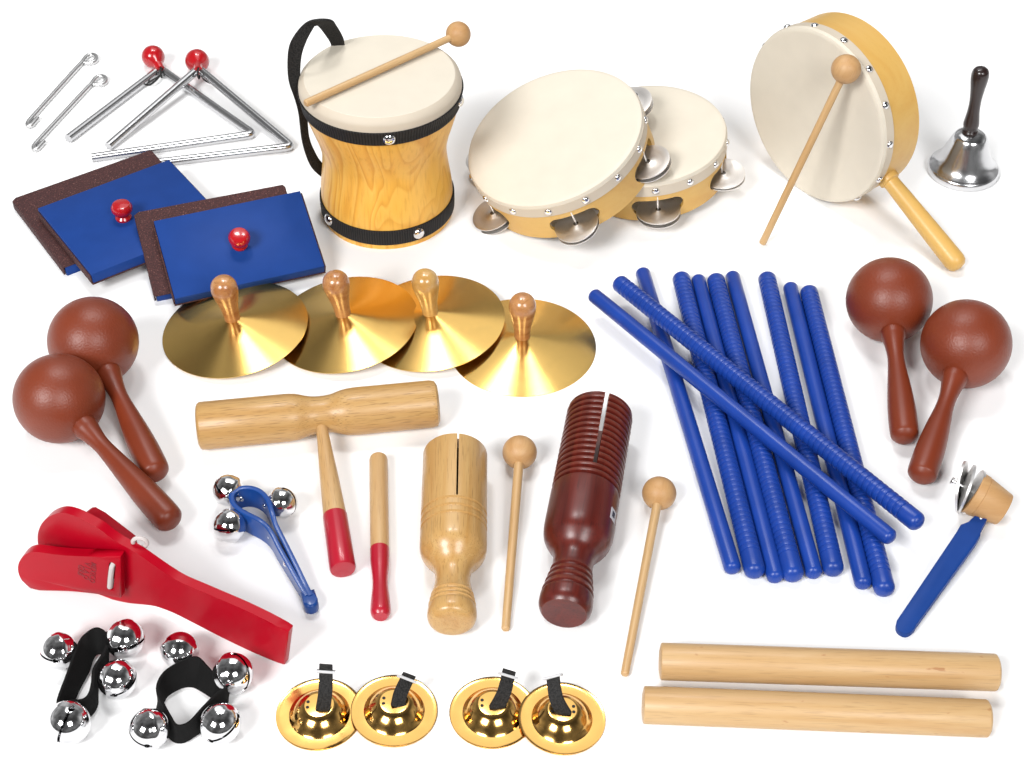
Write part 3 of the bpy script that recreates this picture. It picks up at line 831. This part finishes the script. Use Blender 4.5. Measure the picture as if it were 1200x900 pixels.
# ---- jingle bells
def bell_mesh():
    r = 20; w = 1.3; n = 28; pr = []
    for i in range(n+1):
        t = math.pi*i/n; rr = r
        if abs(t - math.pi/2) < .001: rr = r*1.045
        elif abs(t-math.pi/2) < .13: rr = r*1.03
        pr.append((-rr*math.cos(t), rr*math.sin(t) if 0 < i < n else 0))
    inn = [(-(r-w)*math.cos(math.pi*i/16), (r-w)*math.sin(math.pi*i/16) if 0 < i < 16 else 0) for i in range(17)]
    b = MB().lathe(pr, 40); b.lathe(inn[::-1], 24)
    # slit over the +X half, with a round hole at each end
    cut = [MB().box(T(V((r*.72, 0, 0))), (r*.95, r*2.4, 2.5))]
    for s in (-1, 1): cut.append(MB().lathe([(-3, 0), (-3, 3.0), (12, 3.0), (12, 0)], 14, frame(V((r*.42, s*r*.78, 0)), V((.45, s*.9, 0)))))
    # shell as difference of two solids keeps it closed
    b2 = MB().lathe(pr, 40)
    return b2.build('bell_shell', CHROME, None, None, 30, [MB().lathe(inn, 24)] + cut)
_b = bell_mesh(); BELL = _b.data; bpy.data.objects.remove(_b)
def bell_part(parent, c, r, d, roll, Wm):
    m = Wm.inverted() @ (frame(c, d) @ Matrix.Rotation(roll, 4, 'X'))
    o = bpy.data.objects.new('bell', BELL); COL.objects.link(o); o.parent = parent
    place(o, m); o.scale = (r/20,)*3
    # the strap side of the bell carries a small rivet as a sub-part
    return o

def wristband(label, loops, zt, zb, bells, base, rivets):
    M = T(at(*base, 0))
    t = thing('wrist_bells', label, 'wrist bells', M, 'wrist bells')
    prs = [(at(*a, zt), at(*b, zb)) for a, b in loops]
    MB().ribbon(smooth2(prs, 5, True), 3.0, True).build('strap', FELT, t, M, 60)
    for (x, y), r, d, roll in bells:
        c = at(x, y, r*1.0); bell_part(t, c, r, V(d), roll, M)
    for p, d in rivets:
        stud(t, at(*p, 16), V(d), 3.2, M, 'rivet')
wristband('chrome wrist bells on a narrow pinched black strap, the left of the two',
    [((67, 823), (84, 831)), ((78, 790), (92, 811)), ((91, 754), (104, 789)), ((100, 742), (110, 772)), ((112, 735), (116, 767)), ((122, 739), (122, 769)), ((127, 750), (126, 776)),
     ((121, 765), (124, 783)), ((110, 783), (116, 797)), ((108, 800), (114, 812)), ((104, 813), (113, 829)), ((96, 819), (103, 842)), ((82, 820), (86, 843))], 24, 2,
    [((69.5, 763), 18.5, (-1, -.5, .35), .25), ((146.5, 749), 19.5, (1, -.5, .3), -.3), ((137.5, 796), 19.0, (1, -.5, .2), .1), ((80.5, 846.5), 20.5, (-.1, -1, .7), 1.25)],
    (100, 800), [((92.5, 762), (.9, -.5, .3)), ((125.5, 752), (-.8, -.6, .3))])
wristband('chrome wrist bells on a wide open black strap, the right of the two',
    [((184, 806), (191, 824)), ((192, 787), (197, 816)), ((212, 774), (213, 807)), ((231, 769), (226, 806)), ((243, 780), (238, 812)), ((256, 795), (252, 820)), ((268, 802), (266, 824)),
     ((254, 812), (258, 834)), ((237, 829), (247, 846)), ((221, 846), (232, 860)), ((207, 849), (213, 871)), ((199, 838), (198, 864)), ((191, 823), (184, 836))], 24, 2,
    [((210.5, 762), 18.5, (0, 1, .2), .3), ((273, 789), 20.0, (1, -.2, .7), .9), ((175.5, 854), 19.5, (-1, -.6, .3), -.15), ((258, 848), 19.8, (.6, -.8, .35), .3)],
    (225, 825), [((217, 779), (.1, -1, .5)), ((252, 800), (-.7, -.7, .4))])

# ---- jingle handle (blue teardrop strap with three bells)
def jingle_handle():
    M = T(at(310, 640, 0))
    t = thing('jingle_stick', 'blue plastic teardrop handle carrying three chrome jingle bells', 'jingle bells', M)
    h = 30; z1 = h + 2
    path = [(364, 697), (357, 683), (346, 660), (333, 634), (323, 614), (318, 598), (313, 584), (305, 575), (293, 570.5), (280, 571.5), (272, 578), (272, 587), (279, 595), (292, 602.5), (306, 610), (317, 622), (327, 641), (340, 664), (353, 687), (360, 697)]
    n_ = len(path) - 1; hs = [max(.5, min(1, .42 + 2.2*min(i, n_-i)/n_)) for i in range(n_+1)]
    prs = [(at(*p, z1*f), at(*p, z1*f) - V((0, 0, h*f))) for p, f in zip(path, hs)]
    MB().ribbon(smooth2(prs, 5), 5.2).build('strap', BLUE_PLASTIC, t, M, 60)
    e = at(364.5, 709, 8); q = at(360.5, 696, 8); d = (e-q)
    b = MB(); F_ = frame(q, d); L = d.length
    pl = [V((0, -7.5, 0)), V((L, -7.5, 0))] + [V((L + 8*math.sin(a), -8*math.cos(a), 0)) for a in [i*math.pi/8 for i in range(1, 8)]] + [V((L, 7.5, 0)), V((0, 7.5, 0))]
    b.prism([F_ @ (p + V((0, 0, -7))) for p in pl], V((0, 0, 14)), 3, 3).build('end_tab', BLUE_PLASTIC, t, M)
    for (x, y), r, dd, roll in (((267.5, 574.5), 17.2, (-.7, .3, .6), .5), ((330.5, 589), 16.6, (1, -.1, .5), 1.0), ((269, 616), 17.6, (-.8, -.7, .4), .4)):
        bell_part(t, at(x, y, r + (4 if y < 600 else 1)), r, V(dd), roll, M)
    for (x, y), dd in (((283, 584), (.5, -.8, .3)), ((310, 592), (-1, -.4, .2))):
        stud(t, at(x, y, 17), V(dd), 3.6, M, 'rivet')
    for (x, y) in ((315.5, 629), (334, 661)):
        stud(t, at(x, y, 17), V((-.8, -.5, .1)), 3.0, M, 'rivet')
jingle_handle()

# ---- red hand clapper
def clapper():
    M = T(at(150, 700, 0))
    t = thing('hand_clapper', 'glossy red hand clapper with two flapping plates tied by white cord', 'clapper', M)
    P0, P1 = at(125, 700, 0), at(332, 780, 0); N = (P1-P0).cross(ZU).normalized()
    if N.y < 0: N = -N
    poly = [(338, 741), (312, 727), (285, 714), (255, 701), (228, 689.5), (212, 682.5), (196, 673), (180, 662), (165, 651.5), (152, 643.5), (140, 637), (128, 629), (115, 619), (100, 610.5), (86, 604), (74, 601), (64, 602.5), (54, 608), (47, 617), (44, 629), (46, 643), (54, 657), (68, 672), (90, 686), (110, 695), (130, 702), (150, 706.5), (177, 709.5), (190, 713), (205, 719), (222, 727.5), (260, 747), (300, 766), (333, 779.5)]
    pts = [atp(*p, P0, N) for p in poly]
    sm = smooth(pts, 3)
    MB().prism(sm, N*10, 1.4, 2).build('paddle', RED_PAINT, t, M, 50)
    # near plate
    Q0, Q1 = at(45, 691.5, 3), atp(142, 701, P0 - N*11, N); Q0 = V((Q0.x, Q0.y, 0)); Q1 = V((Q1.x, Q1.y, 0)); N2 = (Q1-Q0).cross(ZU).normalized()
    if N2.y < 0: N2 = -N2
    pl = [(141, 653), (110, 652.3), (77, 651), (52, 648), (40, 646.8), (31, 649), (24.5, 655), (21, 664), (22.5, 674), (28, 683.5), (36, 689.5), (46, 691.8), (80, 692.6), (110, 695.5), (141.5, 701)]
    p3 = [atp(*p, Q0, N2) for p in pl]
    p3 = [p3[0]] + smooth(p3[1:14], 3) + [p3[14]]
    slot = [V((0, 0, 0))]
    c0, c1 = atp(131.7, 662, Q0, N2), atp(128.8, 689, Q0, N2)
    ax = (c1-c0).normalized(); sd = ax.cross(N2).normalized()
    def slot_poly(w):
        out = []
        for i in range(9):
            a = math.pi*i/8; out.append(c1 + (sd*math.cos(a) + ax*math.sin(a))*w)
        for i in range(9):
            a = math.pi*i/8; out.append(c0 + (sd*-math.cos(a) - ax*math.sin(a))*w)
        return out
    cut = MB().prism([p - N2*6 for p in slot_poly(3.6)], N2*40)
    near = MB().prism(p3, N2*10.5, 1.3, 2).build('clap_plate', RED_PAINT, t, M, 50, [cut])
    # pressed letters as thin raised shapes, their recess shade painted in darker red
    x = (Q1-Q0).normalized(); up = ZU
    def text(s, px, py, size):
        cu = bpy.data.curves.new('t', 'FONT'); cu.body = s; cu.size = size*U; cu.extrude = .1*U; cu.offset = .18*U; cu.align_x = 'CENTER'; cu.space_character = 1.1
        o = bpy.data.objects.new('t', cu); COL.objects.link(o)
        dg = bpy.context.evaluated_depsgraph_get(); dg.update()
        me = bpy.data.meshes.new_from_object(o.evaluated_get(dg)); bpy.data.objects.remove(o)
        c = atp(px, py, Q0 - N2*.2, N2)
        # reads downwards: text x -> down, text y -> right
        dn = (c1-c0).normalized(); yy = dn.cross(N2); yy = yy if yy.dot(x) > 0 else -yy
        R3 = Matrix((dn, yy, dn.cross(yy))).transposed().to_4x4(); R3.translation = (c - M.translation)*U
        me.transform(R3); me.materials.clear(); me.materials.append(RED_SHADE)
        q = bpy.data.objects.new('pressed_lettering', me); COL.objects.link(q); q.parent = near
    text('MEXICO', 105.8, 670, 8.6); text('V I A O', 98.5, 668, 8.4); text('GR8', 91.5, 667, 9.0)
    b = MB(); b.tube([c0 + N2*10, c0 + N2*2 + ax*.5, c0 - N2*.6 + ax*2.5, (c0+c1)/2 - N2*1.3, c1 - N2*.6 - ax*2.5, c1 + N2*2 - ax*.5, c1 + N2*10], 2.7, 10)
    lc = atp(164, 636, P0 + N*11, N)
    b.build('cord', WHITE_CORD, t, M); b = MB(); b.tube([lc + (ZU*math.sin(a) + RT*math.cos(a))*7 for a in [i*math.pi/8 for i in range(16)]], 2.2, 8, True)
    b.build('cord_loop', WHITE_CORD, t, M)
    # far plate swings away behind the paddle
    hp = atp(150, 643, P0 + N*12, N); zt = hp.z
    dv = at(91, 591, zt) - at(147, 631, zt); L = dv.length*1.06; dv.normalize(); nn = ZU.cross(dv)
    if nn.y < 0: nn = -nn
    h0 = at(147, 631, zt); h0.z = 0
    hh = zt*.94
    pl = [V((0, 0, 3)), V((L*.6, 0, 1))]
    for i in range(1, 12):
        a = -math.pi/2 + math.pi*i/12
        pl.append(V((L*.72 + L*.28*math.cos(a), 0, hh*.5 + hh*.5*math.sin(a))))
    pl += [V((L*.6, 0, hh)), V((0, 0, hh-2))]
    MB().prism([h0 + dv*p.x + ZU*p.z for p in pl], nn*13, 1.5, 2).build('clap_plate', RED_PAINT, t, M, 50)
clapper()

# ---- cymbal clapper: blue handle, wooden hub, steel discs
def hub_jingle():
    ax = V((-.86, .40, .30)).normalized()
    c0 = at(1158, 587, 27)
    M = T(at(1158, 600, 0))
    t = thing('jingle_clapper', 'flat blue handle with wooden hub and loose steel jingle discs', 'jingle clapper', M)
    F_ = frame(c0, -ax)
    s = sc(c0)
    MB().lathe([(-21*s, 0), (-21*s, 25.6*s), (-20*s, 26.3*s), (-11*s, 26*s), (-10.4*s, 25*s), (-9.8*s, 25.4*s), (20*s, 20.3*s), (21*s, 19.5*s), (21*s, 0)], 40, F_).build('wooden_hub', WOOD_BALL, t, M)
    to = -ray(1140, 575).normalized(); rr = (RT - to*RT.dot(to)).normalized(); uu = to.cross(rr)
    def dpart(px, py, r, nn, back):
        P = atp(px, py, c0 + to*back, to); f = zframe(P, rr*nn[0] + uu*nn[1] + to*nn[2])
        th = 2.6
        top = [(3.4, 0), (3.2, 3), (2.2, 7), (1.4, 9), (1.1, r*.55), (0, r*.85), (-1.0, r)]
        MB().lathez(top + [(-1.0-th, r)] + [(z-th, q) for z, q in top[1:-1][::-1]] + [(3.4-th, 0)], 40, f).build('jingle', PLATE, t, M)
    dpart(1138.5, 575.5, 28*s, (-.875, .44, .2), 0)
    dpart(1130, 572, 30*s, (-.93, .34, .10), 1)
    dpart(1124.5, 570.5, 31.5*s, (-.98, .17, -.14), 2)
    MB().lathe([(-48*s, 0), (-48*s, 4), (-46*s, 4), (-45.9*s, 1.7), (-18*s, 1.7), (-18*s, 0)], 12, F_).build('jingle_pin', CHROME, t, M)
    # flat handle
    a = at(1061, 732, 9); rd = ray(1151, 609).normalized(); q = rd*(CAMP.length - 200)
    while ((CAMP + q - c0) - ax*(CAMP + q - c0).dot(ax)).length > 24.5*s: q += rd*.5
    b = CAMP + q - rd*3; d = b - a; print('hub', b.z, c0.z); N = frame(a, d).to_3x3() @ ZU
    cor = [(1090.0, 0)]
    pts = [(1145, 602), (1147.5, 599.8), (1151, 598.6), (1154.3, 599.4), (1156.8, 602), (1157.4, 605.4), (1156.2, 609), (1149.2, 620.5), (1149, 627), (1143, 637), (1074, 732), (1072, 736), (1069, 739), (1065.5, 741.2), (1062, 742), (1058.5, 741.4), (1055, 739.6), (1052, 736.8), (1050.4, 733.4), (1050.2, 730), (1051.2, 726.6), (1120, 625), (1126, 614.5), (1131, 613), (1135, 612)]
    P = [atp(*p, a, N) for p in pts]
    MB().prism(P, N*-8, .5, 2).build('handle', BLUE_BLOCK, t, M, 50)
    stud(t, atp(1149.5, 607, a, N), N, 2.2, M, 'rivet')
hub_jingle()

# ---- finger cymbals
def finger_cymbals():
    R = 42; hd = 15
    data = [((374.5, 837), (0, 0), (382, 778.5), 15, 'finger cymbal with upright black strap, leftmost of the four'),
            ((462, 833), (3.0, 180), (480, 790), 15, 'finger cymbal with strap bent to the right, second from the left'),
            ((577.5, 835), (0, 0), (597, 785), 15, 'finger cymbal with smooth strap tilted right, third from the left'),
            ((658.5, 842), (3.0, 180), (648, 793), 15, 'finger cymbal with strap leaning left, rightmost of the four')]
    src = None
    for i, (c, (tl, az), top, wd, lab) in enumerate(data):
        tr = math.radians(tl)
        n = V((math.sin(tr), 0, math.cos(tr)))        # left side raised on its neighbour
        C = at(*c, R*math.sin(tr)); M = zframe(C, n)
        t = thing('finger_cymbal', lab, 'finger cymbal', M, 'brass finger cymbals')
        o = [(1.2, R), (.9, R-1), (.6, R*.9), (.8, R*.70), (2, R*.66), (6, R*.60), (10, R*.52), (13, R*.43), (hd-.3, R*.36), (hd, R*.31)]
        MB().lathez([(hd, 0)] + o[::-1] + [(0, R)] + [(z-1, r) for z, r in o[1:]] + [(hd-1, 0)], 96).build('disc', BRASS2, t, None, 25)
        # strap: a doubled elastic loop
        bpt = at(c[0]+3.5, c[1]-6, hd + C.z)
        lean = 24
        tp = aty(top[0], top[1], bpt.y + lean)
        mid = (bpt + tp)/2 + V((-2.5 if i % 2 else 1.5, -4, 0))
        side = V(((tp-bpt).z, 0, -(tp-bpt).x)).normalized()*(wd*.5)*.95
        path = smooth([bpt - V((0, 0, 2)), mid, tp], 6)
        MB().ribbon([(p - side*(1 - .1*(k/12)), p + side*(1 - .1*(k/12))) for k, p in enumerate(path)], 5.0).build('finger_strap', WEB, t, M, 60)
        # clamp round the strap near its top
        j = 10 if i != 3 else 12
        q = path[j]; dr = (path[j]-path[j-1]).normalized(); sx = side.normalized(); nn = sx.cross(dr).normalized()
        w = wd*.5*.95 + 1.5; dpt = 3.8
        ring = [q + sx*w + nn*dpt, q - sx*w + nn*dpt, q - sx*w - nn*dpt, q + sx*w - nn*dpt]
        MB().tube(ring, 1.4, 8, True).build('strap_clamp', WHITE_METAL, t, M)
        hb = MB()
        for sx_, sy_ in ((-1, -1), (-1, 1), (1, -1), (1, 1)):
            hb.lathez([(hd-.2, 0), (hd-.2, 1.7), (hd+.25, 1.7), (hd+.25, 0)], 10, T(V((sx_*10.2, sy_*3.2 + .5, 0))))
        hb.build('strap_hole', BLACK_CORD, t)
finger_cymbals()
